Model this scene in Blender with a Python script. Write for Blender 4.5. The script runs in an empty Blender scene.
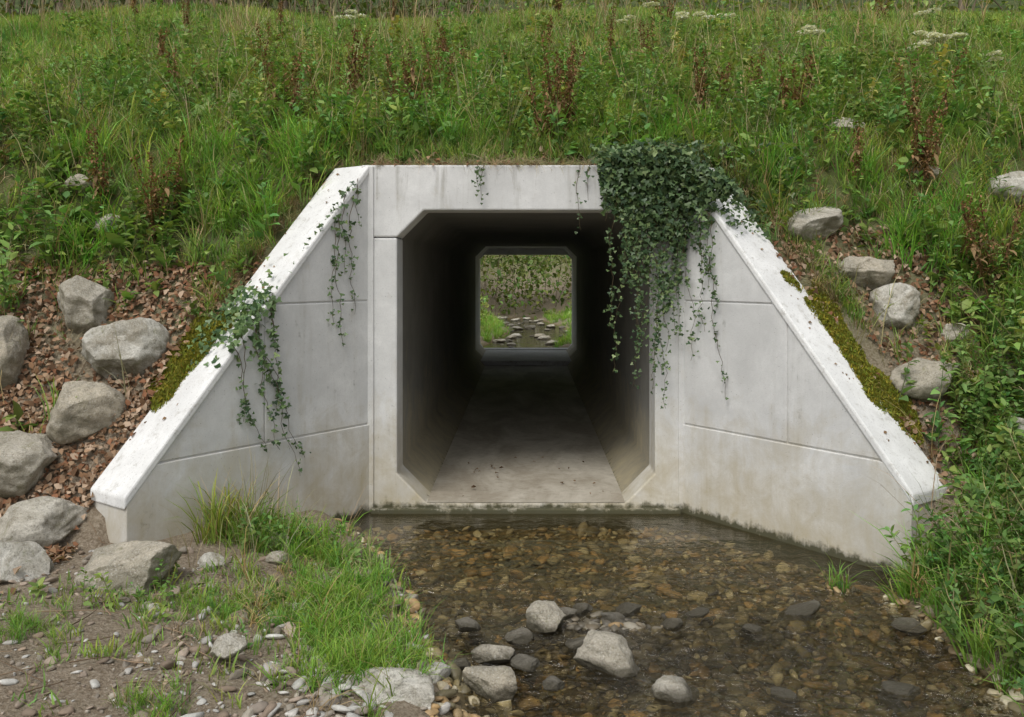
import bpy, bmesh, math, numpy as np
from mathutils import Vector, Matrix, noise as mn
rng=np.random.default_rng(7)
sc=bpy.context.scene
# ------------------------------------------------------------------ helpers
def link(o,parent=None):
    sc.collection.objects.link(o)
    if parent: o.parent=parent
    return o
def empty(name):
    e=bpy.data.objects.new(name,None); return link(e)
def new_mat(name):
    m=bpy.data.materials.new(name); m.use_nodes=True
    nt=m.node_tree; nt.nodes.clear()
    out=nt.nodes.new('ShaderNodeOutputMaterial')
    return m,nt,out
class NT:
    def __init__(s,nt): s.nt=nt
    def n(s,t,**k):
        x=s.nt.nodes.new(t)
        for a,b in k.items(): setattr(x,a,b)
        return x
    def l(s,a,b): s.nt.links.new(a,b)
    def pos(s):
        return s.n('ShaderNodeNewGeometry').outputs['Position']
    def map(s,v,sc_):
        m=s.n('ShaderNodeMapping'); m.inputs['Scale'].default_value=sc_; s.l(v,m.inputs[0]); return m.outputs[0]
    def noise(s,v,scale,detail=5,rough=.6,dist=0):
        x=s.n('ShaderNodeTexNoise'); x.inputs['Scale'].default_value=scale; x.inputs['Detail'].default_value=detail
        x.inputs['Roughness'].default_value=rough; x.inputs['Distortion'].default_value=dist
        s.l(v,x.inputs['Vector']); return x.outputs['Fac']
    def rng(s,v,a,b,c=0.,d=1.):
        x=s.n('ShaderNodeMapRange'); x.inputs[1].default_value=a;x.inputs[2].default_value=b;x.inputs[3].default_value=c;x.inputs[4].default_value=d
        s.l(v,x.inputs[0]); return x.outputs[0]
    def math(s,op,a,b=None):
        x=s.n('ShaderNodeMath',operation=op)
        for i,q in enumerate((a,b)):
            if q is None: continue
            if isinstance(q,(int,float)): x.inputs[i].default_value=q
            else: s.l(q,x.inputs[i])
        return x.outputs[0]
    def mix(s,f,a,b,blend='MIX'):
        x=s.n('ShaderNodeMix',data_type='RGBA',blend_type=blend)
        for i,q in ((0,f),(6,a),(7,b)):
            if isinstance(q,(int,float)): x.inputs[i].default_value=q
            elif isinstance(q,tuple): x.inputs[i].default_value=(*q,1) if len(q)==3 else q
            else: s.l(q,x.inputs[i])
        return x.outputs[2]
    def bump(s,h,strength,dist):
        b=s.n('ShaderNodeBump'); b.inputs['Strength'].default_value=strength; b.inputs['Distance'].default_value=dist
        s.l(h,b.inputs['Height']); return b.outputs[0]
    def bsdf(s,col,rough=.8,nrm=None,spec=.3):
        p=s.n('ShaderNodeBsdfPrincipled'); p.inputs['Roughness'].default_value=rough
        p.inputs['Specular IOR Level'].default_value=spec
        if isinstance(col,tuple): p.inputs['Base Color'].default_value=(*col,1)
        else: s.l(col,p.inputs['Base Color'])
        if nrm: s.l(nrm,p.inputs['Normal'])
        return p
def concrete(name,base,stain=True,streak=.75,cap=False):
    m,nt,out=new_mat(name); N=NT(nt); P=N.pos()
    n1=N.noise(P,1.7,7,.65,.3); n2=N.noise(P,13,6,.7); n3=N.noise(P,90,3,.6); n4=N.noise(P,4.5,6,.7,.6)
    st=N.noise(N.map(P,(7,7,.6)),1.3,6,.7,.4); st2=N.noise(N.map(P,(26,26,1.4)),1.,4,.6)
    pore=N.n('ShaderNodeTexVoronoi'); pore.inputs['Scale'].default_value=30; N.l(P,pore.inputs['Vector'])
    pr=N.rng(pore.outputs['Distance'],.05,.11,0,1)
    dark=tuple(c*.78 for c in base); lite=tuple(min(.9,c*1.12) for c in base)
    c=N.mix(N.rng(n1,.32,.66),dark,lite)
    c=N.mix(N.rng(n4,.45,.62,0,.38),c,tuple(x*.80 for x in base))
    c=N.mix(N.rng(n2,.35,.7,0,.45),c,tuple(x*.82 for x in base))
    c=N.mix(N.rng(n3,.5,.7,0,.22),c,tuple(x*.6 for x in base))
    c=N.mix(N.rng(st,.55,.75,0,1-streak),c,(base[0]*.45,base[1]*.42,base[2]*.34))
    c=N.mix(N.rng(st2,.6,.78,0,.16),c,(base[0]*.5,base[1]*.46,base[2]*.38))
    c=N.mix(N.math('MULTIPLY',N.math('SUBTRACT',1,pr),N.rng(n4,.40,.6,0,.85)),c,tuple(x*.25 for x in base))
    if cap:
        c=N.mix(N.rng(n2,.56,.68,0,.4),c,(.30,.27,.21)); c=N.mix(N.rng(n3,.62,.72,0,.45),c,(.2,.17,.12))
    if stain:
        sx=N.n('ShaderNodeSeparateXYZ'); N.l(P,sx.inputs[0]); z=sx.outputs[2]
        tp=N.math('MULTIPLY',N.rng(z,2.2,2.61,0,1),N.rng(st,.54,.66,0,.45)); c=N.mix(tp,c,(.17,.16,.12))
        f=N.math('ADD',N.rng(z,0.0,1.0,.85,0),N.rng(n4,.3,.7,-.28,.25))
        f=N.math('ADD',f,N.rng(st,.4,.7,-.08,.14))
        f=N.rng(f,.1,.95,0,.8)
        c=N.mix(f,c,(.44,.375,.235))
        f2=N.math('ADD',N.rng(z,.01,.10,1,0),N.rng(n2,.3,.7,-.35,.3)); f2=N.math('ADD',f2,N.rng(st,.45,.7,-.05,.3))
        c=N.mix(N.rng(f2,.3,.8,0,.92),c,(.045,.045,.018))
    h=N.math('ADD',N.math('MULTIPLY',n2,.6),N.math('MULTIPLY',n3,.25))
    h=N.math('ADD',h,N.math('MULTIPLY',pr,.5))
    p=N.bsdf(c,.88,N.bump(h,.45,.007),.25); N.l(p.outputs[0],out.inputs[0]); return m
def floor_mat():
    m,nt,out=new_mat('silty_tunnel_floor'); N=NT(nt); P=N.pos()
    n1=N.noise(N.map(P,(1,.45,1)),2.2,7,.65,.8); n2=N.noise(P,14,6,.7); n3=N.noise(P,70,3,.7)
    c=N.mix(N.rng(n1,.35,.6),(.54,.50,.42),(.34,.30,.235)); c=N.mix(N.rng(n2,.5,.7,0,.4),c,(.16,.13,.09)); c=N.mix(N.rng(n3,.62,.72,0,.5),c,(.08,.06,.04))
    p=N.bsdf(c,.7,N.bump(N.math('ADD',n2,N.math('MULTIPLY',n3,.3)),.3,.006),.3); N.l(p.outputs[0],out.inputs[0]); return m
def foliage(name,trans=.35,gloss=.06,rough=.45):
    m,nt,out=new_mat(name); N=NT(nt)
    a=N.n('ShaderNodeAttribute',attribute_name='Col'); c=a.outputs['Color']
    d=N.n('ShaderNodeBsdfDiffuse'); N.l(c,d.inputs[0])
    sh=d.outputs[0]
    if trans>0:
        t=N.n('ShaderNodeBsdfTranslucent'); N.l(N.mix(1.,c,(1.25,1.25,.6),'MULTIPLY'),t.inputs[0])
        x=N.n('ShaderNodeMixShader'); x.inputs[0].default_value=trans; N.l(sh,x.inputs[1]); N.l(t.outputs[0],x.inputs[2]); sh=x.outputs[0]
    if gloss>0:
        g=N.n('ShaderNodeBsdfGlossy'); g.inputs['Roughness'].default_value=rough
        y=N.n('ShaderNodeMixShader'); y.inputs[0].default_value=gloss; N.l(sh,y.inputs[1]); N.l(g.outputs[0],y.inputs[2]); sh=y.outputs[0]
    N.l(sh,out.inputs[0]); return m
def stone_mat(name,attr=False,wet=False):
    m,nt,out=new_mat(name); N=NT(nt); P=N.pos()
    n1=N.noise(P,5,8,.7,.6); n2=N.noise(P,30,6,.8); n3=N.noise(P,110,3,.75)
    if attr:
        a=N.n('ShaderNodeAttribute',attribute_name='Col'); c=a.outputs['Color']
        c=N.mix(N.rng(n2,.35,.7,0,.45),c,(.12,.10,.075))
    else:
        oi=N.n('ShaderNodeObjectInfo'); rn=oi.outputs['Random']
        base=N.mix(rn,(.70,.68,.61),(.52,.455,.345))
        c=N.mix(N.rng(n1,.42,.6),base,(.40,.365,.29))
        c=N.mix(N.rng(n2,.50,.62,0,.5),c,(.19,.17,.125))
        c=N.mix(N.rng(n3,.56,.68,0,.5),c,(.09,.08,.06))
        c=N.mix(N.rng(n3,.44,.34,0,.6),c,(.75,.73,.68))
        n6=N.noise(P,9,5,.7,1.); c=N.mix(N.rng(n6,.58,.68,0,.5),c,(.22,.22,.09))
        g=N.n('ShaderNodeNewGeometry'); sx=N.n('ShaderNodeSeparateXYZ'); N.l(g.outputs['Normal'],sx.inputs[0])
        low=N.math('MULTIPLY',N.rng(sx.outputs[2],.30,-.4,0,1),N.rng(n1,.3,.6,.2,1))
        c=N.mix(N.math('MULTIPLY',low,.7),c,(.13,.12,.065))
        if wet:
            c=N.mix(.6,c,(.06,.05,.035)); 
        ps=N.n('ShaderNodeSeparateXYZ'); N.l(P,ps.inputs[0])
        wl=N.math('ADD',ps.outputs[2],N.rng(n1,.3,.7,-.03,.03))
        c=N.mix(N.rng(wl,.06,.025,0,.8),c,(.045,.038,.02))
    h=N.math('ADD',n2,N.math('MULTIPLY',n3,.5)); h=N.math('ADD',h,N.math('MULTIPLY',n1,1.2))
    p=N.bsdf(c,.35 if wet else .85,N.bump(h,.85,.022 if not attr else .004),.5 if wet else .25)
    N.l(p.outputs[0],out.inputs[0]); return m
def set_mesh(name,V,F,C=None,mat=None,smooth=False,parent=None):
    V=np.asarray(V,dtype=np.float32); F=np.asarray(F,dtype=np.int32)
    me=bpy.data.meshes.new(name); k=F.shape[1]
    me.vertices.add(len(V)); me.vertices.foreach_set('co',V.ravel())
    me.loops.add(F.size); me.loops.foreach_set('vertex_index',F.ravel())
    me.polygons.add(len(F)); me.polygons.foreach_set('loop_start',np.arange(0,F.size,k,dtype=np.int32))
    me.update(calc_edges=True)
    if smooth: me.polygons.foreach_set('use_smooth',np.ones(len(F),dtype=bool))
    if C is not None:
        a=me.color_attributes.new(name='Col',type='FLOAT_COLOR',domain='POINT')
        cc=np.ones((len(V),4),dtype=np.float32); cc[:,:3]=np.clip(C,0,1); a.data.foreach_set('color',cc.ravel())
    if mat: me.materials.append(mat)
    return link(bpy.data.objects.new(name,me),parent)
class Acc:
    def __init__(s): s.V=[];s.F=[];s.C=[];s.n=0
    def add(s,V,F,C):
        V=np.asarray(V,float);F=np.asarray(F,int);C=np.asarray(C,float)
        if C.ndim==1: C=np.tile(C,(len(V),1))
        s.V.append(V);s.F.append(F+s.n);s.C.append(C);s.n+=len(V)
    def get(s): return np.vstack(s.V),np.vstack(s.F),np.vstack(s.C)
    def obj(s,name,mat,smooth=False,parent=None):
        V,F,C=s.get(); return set_mesh(name,V,F,C,mat,smooth,parent)
def tube(acc,pts,r0,r1,col,sides=4):
    pts=np.asarray(pts,float); n=len(pts)
    T=np.gradient(pts,axis=0); T/=np.linalg.norm(T,axis=1)[:,None]+1e-9
    ref=np.array([.31,.87,.12]); A=np.cross(T,ref); A/=np.linalg.norm(A,axis=1)[:,None]+1e-9; B=np.cross(T,A)
    r=np.linspace(r0,r1,n)[:,None]
    V=[]
    for k in range(sides):
        a=2*math.pi*k/sides; V.append(pts+r*(A*math.cos(a)+B*math.sin(a)))
    V=np.stack(V,1).reshape(-1,3)
    F=[(i*sides+k,i*sides+(k+1)%sides,(i+1)*sides+(k+1)%sides,(i+1)*sides+k) for i in range(n-1) for k in range(sides)]
    acc.add(V,F,col)
def Rz(a):
    a=np.asarray(a,float); c,s=np.cos(a),np.sin(a); M=np.zeros(a.shape+(3,3)); M[...,0,0]=c;M[...,0,1]=-s;M[...,1,0]=s;M[...,1,1]=c;M[...,2,2]=1; return M
def Rx(a):
    a=np.asarray(a,float); c,s=np.cos(a),np.sin(a); M=np.zeros(a.shape+(3,3)); M[...,1,1]=c;M[...,1,2]=-s;M[...,2,1]=s;M[...,2,2]=c;M[...,0,0]=1; return M
def Ry(a):
    a=np.asarray(a,float); c,s=np.cos(a),np.sin(a); M=np.zeros(a.shape+(3,3)); M[...,0,0]=c;M[...,0,2]=s;M[...,2,0]=-s;M[...,2,2]=c;M[...,1,1]=1; return M
def inst(acc,tmpls,pos,R,S,tint):
    n=len(pos); pick=rng.integers(0,len(tmpls),n); S=np.asarray(S,float)
    if S.ndim==1: S=np.tile(S[:,None],(1,3))
    for t,(tv,tf,tc) in enumerate(tmpls):
        m=pick==t; k=m.sum()
        if not k: continue
        W=np.einsum('nij,nvj->nvi',R[m],tv[None]*S[m][:,None,:])+pos[m][:,None,:]
        C=tc[None]*tint[m][:,None,:]
        F=(tf[None]+(np.arange(k)*len(tv))[:,None,None])
        acc.add(W.reshape(-1,3),F.reshape(-1,tf.shape[1]),C.reshape(-1,3))
_dirs=[(rng.uniform(0,2*math.pi),rng.uniform(.7,1.4),rng.uniform(0,6.28)) for _ in range(24)]
def wob(x,y,scale,off=0):
    r=0
    for i in range(6):
        a,f,p=_dirs[(i+off)%24]; f=f*(1+.45*i)/scale*2.2
        r=r+np.sin((x*math.cos(a)+y*math.sin(a))*f+p+off)/(1+.5*i)
    return r/3.2
def ss(x,a,b):
    t=np.clip((x-a)/(b-a),0,1); return t*t*(3-2*t)
def smin(a,b,k): return -k*np.logaddexp(-a/k,-b/k)
def smax(a,b,k): return k*np.logaddexp(a/k,b/k)
def stream_edges(y):
    ys=[-40,-9,-5,-3.1,-2.57,-1.81,-1.1,-.6,-.22,.3]
    xl=[-1.6,-.9,-.2,-.29,-.42,-.66,-.95,-1.15,-1.4,-1.9]
    xr=[.8,1.5,2.3,2.15,2.1,2.1,2.6,2.4,2.2,2.0]
    return np.interp(y,ys,xl),np.interp(y,ys,xr)
def basin_mask(x,y):
    ax=np.abs(x)
    near=(y<.15)&(ax<1.41+.743*np.clip(-y,0,1.56))
    far=(y>12.05)&(ax<1.35+.6*(y-12.05))
    return near,far
def terrain(x,y):
    x=np.asarray(x,float); y=np.asarray(y,float); ax=np.abs(x)
    nz=.035*wob(x,y,.6,1)+.012*wob(x,y,.18,4)
    big=.14*wob(x,y,3.5,8)
    steep=2.56+1.2*(y-.2)-.26*np.clip(ax-1.4,0,1.2)+.25*ss(ax,2.8,4.5)*wob(x,y,1.8,3)
    upper=2.62+.42*(y-.2)+big*ss(y,.6,3)
    back=2.62+1.75*(11.95-y)
    bank=smin(smin(steep,upper,.06),smin(6.45+big,back,.2),.15)
    lfloor=.10+.10*ss(x,-1.0,-2.2)
    rfloor=.16+.30*ss(x,2.2,3.0)
    floor=np.where(x<.9,lfloor,rfloor)+nz
    xl,xr=stream_edges(y+0*x); xl=xl+.06*wob(x,y,.5,2); xr=xr+.06*wob(x,y,.5,5)
    w=np.minimum(x-xl,xr-x)
    bed=-.12+.02*wob(x,y,.35,7)+.085*np.exp(-((x-.45)**2/.22+(y+2.12)**2/.05))+.065*np.exp(-((x+.15)**2/.12+(y+2.9)**2/.12))+.06*np.exp(-((x-1.4)**2/.1+(y+2.)**2/.05))
    f=ss(w,-.22,.28); low=floor*(1-f)+bed*f
    low=low+.13*np.exp(-((x-1.8)**2/.05+(y+1.62)**2/.03))
    cx=.35*np.sin(y*.4)
    wf=.95-np.abs(x-cx); farfl=.12+.55*ss(ax,1.1,3.0)+nz; g=ss(wf,-.3,.3); farlow=farfl*(1-g)-.05*g
    farlow=farlow+.16*np.clip(y-26,0,8)*ss(y,24,34)+.5*np.clip(y-34,0,110)
    near,far=basin_mask(x,y)
    lowall=np.where(y>6,farlow,low)
    z=smax(bank+nz,lowall,.05)
    z=np.where(near|far,lowall,z)
    z=np.where((y<-1.56)&(ax<2.56),low,z)
    return z
# ------------------------------------------------------------------ materials
M_conc=concrete('weathered_concrete',(.69,.69,.675),True,.82)
M_in=concrete('shaded_tunnel_concrete',(.20,.195,.175),True,.65)  # same concrete darkened: the tunnel's inner shade is put into the base colour
M_cap=concrete('coping_concrete',(.80,.80,.785),False,.78,True)
M_floor=floor_mat()
M_grass=foliage('grass_blades',.35,0)
M_leaf=foliage('leaves',.3,.02,.5)
M_ivy=foliage('ivy_leaves',.15,.03,.4)
M_dry=foliage('dry_plants',.15,0)
M_bark=foliage('bark',0.,0)
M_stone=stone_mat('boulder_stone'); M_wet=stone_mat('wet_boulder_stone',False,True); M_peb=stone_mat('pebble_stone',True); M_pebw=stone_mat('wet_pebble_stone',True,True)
def ground_mat():
    m,nt,out=new_mat('earth'); N=NT(nt); P=N.pos()
    n1=N.noise(P,1.1,7,.65,.5); n2=N.noise(P,9,8,.7,.3); n3=N.noise(P,60,4,.75); n5=N.noise(P,.25,8,.7)
    sx=N.n('ShaderNodeSeparateXYZ'); N.l(P,sx.inputs[0])
    soil=N.mix(N.rng(n2,.3,.7),(.40,.32,.245),(.19,.14,.10))
    soil=N.mix(N.rng(n3,.48,.66,0,.8),soil,(.50,.43,.35)); soil=N.mix(N.rng(n3,.45,.33,0,.7),soil,(.10,.075,.05))
    green=N.mix(N.rng(n2,.35,.65),(.085,.125,.035),(.17,.16,.07))
    f=N.math('MULTIPLY',N.rng(sx.outputs[2],.9,2.3,.15,1),N.rng(n1,.25,.5,.5,1))
    c=N.mix(f,soil,green)
    c=N.mix(N.rng(sx.outputs[2],7,9,0,1),c,N.mix(N.rng(n5,.35,.65),(.03,.05,.015),(.10,.12,.045)))
    v=N.n('ShaderNodeTexVoronoi'); v.inputs['Scale'].default_value=26; N.l(P,v.inputs['Vector'])
    bedc=N.mix(N.rng(n2,.3,.7),(.20,.155,.075),(.34,.255,.13))
    bedc=N.mix(N.rng(v.outputs['Distance'],.3,.6,0,.65),bedc,(.06,.05,.025))
    c=N.mix(N.rng(sx.outputs[2],.055,.0,0,1),c,bedc)
    h=N.math('ADD',n2,N.math('MULTIPLY',n3,.7))
    p=N.bsdf(c,.95,N.bump(h,.9,.035),.15); N.l(p.outputs[0],out.inputs[0]); return m
def water_mat():
    m,nt,out=new_mat('stream_water'); N=NT(nt); P=N.pos()
    sx=N.n('ShaderNodeSeparateXYZ'); N.l(P,sx.inputs[0])
    a=N.noise(N.map(P,(.8,1,1)),4.5,2,.5,1.6); b=N.noise(N.map(P,(.8,1.1,1)),15,3,.5,1.2)
    amp=N.rng(sx.outputs[1],-.7,-2.1,.13,2.6)
    amp=N.math('MULTIPLY',amp,N.rng(N.noise(P,1.1,2),.35,.6,.35,1.25))
    h=N.math('MULTIPLY',N.math('ADD',a,N.math('MULTIPLY',b,.45)),amp)
    nr=N.bump(h,1.,.085)
    fr=N.n('ShaderNodeFresnel'); fr.inputs[0].default_value=1.34; N.l(nr,fr.inputs['Normal'])
    t=N.n('ShaderNodeBsdfTransparent'); t.inputs[0].default_value=(.86,.80,.62,1)
    g=N.n('ShaderNodeBsdfGlossy'); g.inputs['Roughness'].default_value=.03; N.l(nr,g.inputs['Normal'])
    d=N.n('ShaderNodeBsdfDiffuse'); d.inputs[0].default_value=(.17,.14,.08,1)
    mu=N.n('ShaderNodeMixShader'); mu.inputs[0].default_value=.09; N.l(t.outputs[0],mu.inputs[1]); N.l(d.outputs[0],mu.inputs[2])
    x=N.n('ShaderNodeMixShader'); N.l(N.math('MULTIPLY',fr.outputs[0],1.5),x.inputs[0]); N.l(mu.outputs[0],x.inputs[1]); N.l(g.outputs[0],x.inputs[2])
    N.l(x.outputs[0],out.inputs[0]); return m
# ------------------------------------------------------------------ ground
def grow(a,step,end,f=1.25):
    r=[];s=step
    while abs(a)<abs(end):
        s*=f; a=a+math.copysign(s,end); r.append(a)
    return r
xc=np.arange(-4.5,4.501,.06); xs=np.array(sorted(grow(-4.5,.1,-220)+list(xc)+grow(4.5,.1,220)))
yc=np.concatenate([np.arange(-5.,2.4,.055),np.arange(2.4,16,.13)]); ys=np.array(sorted(grow(-5.,.1,-220)+list(yc)+grow(16.,.2,260)))
X,Y=np.meshgrid(xs,ys); Z=terrain(X,Y)
nx,ny=len(xs),len(ys)
V=np.stack([X,Y,Z],-1).reshape(-1,3)
i,j=np.meshgrid(np.arange(nx-1),np.arange(ny-1)); q=(j*nx+i).ravel()
F=np.stack([q,q+1,q+1+nx,q+nx],1)
fz=V[F][:,:,2]; fx=np.abs(V[F][:,:,0]).max(1); fy=V[F][:,:,1].max(1)
keep=~(((fz.max(1)-fz.min(1))>1.2)&(fx<1.2)&(fy<14))
ground=set_mesh('ground',V,F[keep],None,ground_mat(),True)
# ------------------------------------------------------------------ water
def sheet(name,x0,x1,y0,y1,z,mat):
    return set_mesh(name,[(x0,y0,z),(x1,y0,z),(x1,y1,z),(x0,y1,z)],[(0,1,2,3)],None,mat)
WM=water_mat()
sheet('stream_water',-3.2,3.2,-30,.02,0,WM)
sheet('stream_water',-3,3,12.36,30,0,WM)
# ------------------------------------------------------------------ culvert
culvert=empty('concrete_culvert')
def prism(name,poly,origin,u,n,n0,n1,mat,bev=.008):
    bm=bmesh.new(); O=Vector(origin);u=Vector(u);n=Vector(n)
    a=[bm.verts.new(O+u*p[0]+Vector((0,0,p[1]))+n*n0) for p in poly]
    b=[bm.verts.new(O+u*p[0]+Vector((0,0,p[1]))+n*n1) for p in poly]
    bm.faces.new(a); bm.faces.new(list(reversed(b)))
    k=len(poly)
    for t in range(k): bm.faces.new((a[t],b[t],b[(t+1)%k],a[(t+1)%k]))
    bmesh.ops.recalc_face_normals(bm,faces=bm.faces)
    me=bpy.data.meshes.new(name); bm.to_mesh(me); bm.free(); me.materials.append(mat)
    o=link(bpy.data.objects.new(name,me),culvert)
    if bev:
        b=o.modifiers.new('bevel','BEVEL'); b.width=bev; b.segments=2; b.limit_method='ANGLE'; b.angle_limit=.5
    return o
H=2.61
prism('lintel',[(-1.24,2.068),(-.97,2.068),(-.77,2.27),(.77,2.27),(.97,2.068),(1.24,2.068),(1.24,H),(-1.24,H)],(0,0,0),(1,0,0),(0,1,0),0,.32,M_conc,.012)
prism('headwall',[(-1.24,2.062),(-.97,2.062),(-.97,.29),(-.75,.067),(.75,.067),(.97,.29),(.97,2.062),(1.24,2.062),(1.24,-.5),(-1.24,-.5)],(0,0,0),(1,0,0),(0,1,0),0.002,.32,M_conc,.012)
prism('sill_slab',[(-1.16,-.5),(1.16,-.5),(1.16,.035),(-1.16,.035)],(0,0,0),(1,0,0),(0,1,0),-.05,.05,M_conc,.01)
for s in(-1,1):
    prism('pilaster',[(1.145*s,-.4),(1.20*s,-.4),(1.20*s,H-.01),(1.145*s,H-.01)],(0,0,0),(1,0,0),(0,1,0),-.014,.03,M_conc,.006)
sec=[(-.975,.285),(-.755,.062),(.755,.062),(.975,.285),(.975,2.075),(.775,2.275),(-.775,2.275),(-.975,2.075)]
ysT=np.concatenate([np.linspace(.318,10.6,8),[12.0]]); V=[];F=[]
for yy in ysT:
    for p in sec: V.append((p[0],yy,p[1]))
for a in range(len(ysT)-1):
    for k in range(8):
        F.append((a*8+k,a*8+(k+1)%8,(a+1)*8+(k+1)%8,(a+1)*8+k))
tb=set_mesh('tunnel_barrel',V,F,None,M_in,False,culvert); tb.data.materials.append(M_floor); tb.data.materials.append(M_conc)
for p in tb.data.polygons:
    if p.index>=8*7: p.material_index=2  # last stretch in lighter concrete: daylight rim at far mouth painted by colour
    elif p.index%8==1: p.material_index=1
set_mesh('silt_layer',[(-.745,.004,.070),(.745,.004,.070),(.75,.34,.072),(-.75,.34,.072)],[(0,1,2,3)],None,M_floor,False,culvert)
prism('far_sill',[(-.85,.0),(.85,.0),(.85,.15),(-.85,.15)],(0,9.8,0),(1,0,0),(0,1,0),0,2.25,M_cap,.02)  # slab lengthened and coloured pale to paint a bright band at the exit
prism('far_headwall_frame',[(-2.6,-.4),(2.6,-.4),(2.6,H),(-2.6,H),(-2.6,.17),(-.90,.17),(-.97,.26),(-.97,2.05),(-.88,2.14),(.88,2.14),(.97,2.05),(.97,.26),(.90,.17),(-2.6,.165)],(0,12.0,0),(1,0,0),(0,1,0),0,.35,M_cap,0)  # pale colour here also stands in for the lit rim of the exit
def wing(side,tmax):
    ud=Vector((side*1.04,-1.4,0)); ud.normalize(); nd=Vector((side*1.4,1.04,0)); nd.normalize()
    L=1.744*tmax; k=(H-.5)/L; zt=lambda s:H-k*s
    O=(side*1.19,0,0)
    prism('wing_wall_core',[(0,-.5),(L,-.5),(L,zt(L)-.05),(0,zt(0)-.05)],O,ud,nd,0,.36,M_conc,.01)
    prism('wing_wall_coping',[(0,zt(0)-.065),(L+.012,zt(L)-.075),(L+.012,zt(L)),(.0,zt(0)+.004)],O,ud,nd,-.022,.37,M_cap,.012)
    g=.005; sj=.54*1.744; z1,z2=.665,1.59
    inv=lambda z:(H-.05-z)/k
    prism('lower_panel',[(.0,-.45),(L-.002,-.45),(L-.002,zt(L)-.05),(inv(z1-g),z1-g),(0,z1-g)],O,ud,nd,-.018,.01,M_conc,.006)
    prism('middle_panel',[(.0,z1+g),(sj-g,z1+g),(sj-g,min(z2-g,zt(sj)-.06)),(inv(z2-g),z2-g),(0,z2-g)],O,ud,nd,-.010,.01,M_conc,.006)
    prism('outer_panel',[(sj+g,z1+g),(inv(z1+g),z1+g),(sj+g,zt(sj+g)-.055)],O,ud,nd,-.010,.01,M_conc,.006)
    prism('upper_panel',[(0,z2+g),(inv(z2+g),z2+g),(0,H-.06)],O,ud,nd,-.010,.01,M_conc,.006)
wing(-1,1.1); wing(1,1.05)
# ------------------------------------------------------------------ boulders
def boulder(x,y,w,d,h,seed,sink=.3,name='boulder',mat=None,zz=None):
    r=np.random.default_rng(seed)
    bm=bmesh.new(); bmesh.ops.create_icosphere(bm,subdivisions=5,radius=1)
    planes=[]
    for _ in range(12):
        v=r.normal(size=3); v/=np.linalg.norm(v); planes.append((Vector(v),r.uniform(.62,.88)))
    off=Vector(r.uniform(-50,50,3))
    for v in bm.verts:
        p=v.co.copy()
        for _ in range(2):
            for n_,dd in planes:
                e=p.dot(n_)-dd
                if e>0: p-=n_*e*.9
        q=p.normalized()
        p+=q*(.10*mn.noise(q*1.3+off)+.05*mn.noise(q*3.5+off)+.028*mn.noise(q*8+off)+.014*mn.noise(q*18+off)+.008*mn.noise(q*36+off))
        v.co=p
    rz=Matrix.Rotation(r.uniform(-.5,.5),3,'Z')@Matrix.Rotation(r.uniform(-.25,.25),3,'Y')
    for v in bm.verts:
        c=v.co; v.co=rz@Vector((c.x*w*.60,c.y*d*.60,c.z*h*.62))
    me=bpy.data.meshes.new(name); bm.to_mesh(me); bm.free(); me.materials.append(mat or M_stone)
    me.polygons.foreach_set('use_smooth',np.ones(len(me.polygons),dtype=bool))
    o=link(bpy.data.objects.new(name,me))
    z=float(terrain(x,y)) if zz is None else zz
    o.location=(x,y,z+h*(.5-sink)); return o
BL=[(-3.10,-.42,.40,.36,.34),(-2.72,-.67,.50,.4,.38),(-3.56,-.72,.46,.42,.44),(-2.84,-.99,.42,.38,.38),(-3.14,-1.20,.50,.4,.36),
    (-2.88,-1.49,.54,.4,.30),(-2.76,-1.93,.46,.34,.26),(-2.10,-2.04,.56,.34,.28),(-3.6,-1.55,.45,.38,.34),(-3.3,-2.1,.4,.3,.25),
    (-3.9,-1.0,.5,.4,.4),(-3.17,.1,.22,.22,.16),(-3.5,.35,.22,.2,.15),
    (2.15,-.02,.40,.32,.22),(2.42,-.25,.44,.32,.24),(2.62,-.42,.34,.3,.28),(2.68,-.78,.44,.3,.28),(2.82,1.1,.34,.3,.2),(3.85,.3,.40,.3,.24),
    (3.15,-1.05,.28,.25,.2),(3.2,.45,.24,.2,.16),(2.95,-.55,.2,.2,.15),(2.75,1.6,.3,.2,.12)]
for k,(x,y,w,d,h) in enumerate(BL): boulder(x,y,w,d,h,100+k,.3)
ST=[(.10,-2.2,.18,.16,.16,.0,0),(.37,-2.62,.31,.2,.15,.0,0),(-.15,-2.88,.22,.16,.13,0,0),(-.42,-2.86,.18,.15,.12,0,0),(-.55,-3.12,.42,.28,.2,.03,0),(-.14,-2.56,.20,.14,.08,0,0),
    (.64,-2.9,.17,.14,.10,-.02,0),(1.44,-1.97,.26,.12,.05,-.025,1),(1.62,-2.85,.18,.12,.05,-.03,1),(.2,-2.05,.12,.1,.06,0,1),(.45,-2.1,.12,.1,.05,0,1),(-.03,-2.35,.12,.09,.06,0,1),(-1.75,-1.75,.14,.1,.1,.15,0),
    (-1.28,-2.9,.13,.1,.09,.17,0),(-1.5,-1.3,.16,.12,.1,.13,0),(-1.42,-1.6,.13,.1,.08,.13,0),(1.95,-2.2,.16,.12,.05,0,1),(.75,-2.15,.10,.09,.05,-.01,1),(-.3,-2.2,.12,.1,.06,0,1),(1.15,-2.2,.13,.1,.04,-.02,1),
    (.55,-1.95,.14,.1,.05,-.01,1),(.3,-1.95,.1,.08,.05,-.01,1),(.9,-2.0,.12,.08,.04,-.01,1),(.0,-2.65,.12,.1,.06,0,1),(.12,-2.85,.1,.08,.05,0,1),(1.1,-2.9,.12,.08,.04,-.02,1),(-.3,-2.65,.1,.08,.05,0,1),(.25,-2.4,.12,.1,.05,-.01,1)]
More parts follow.
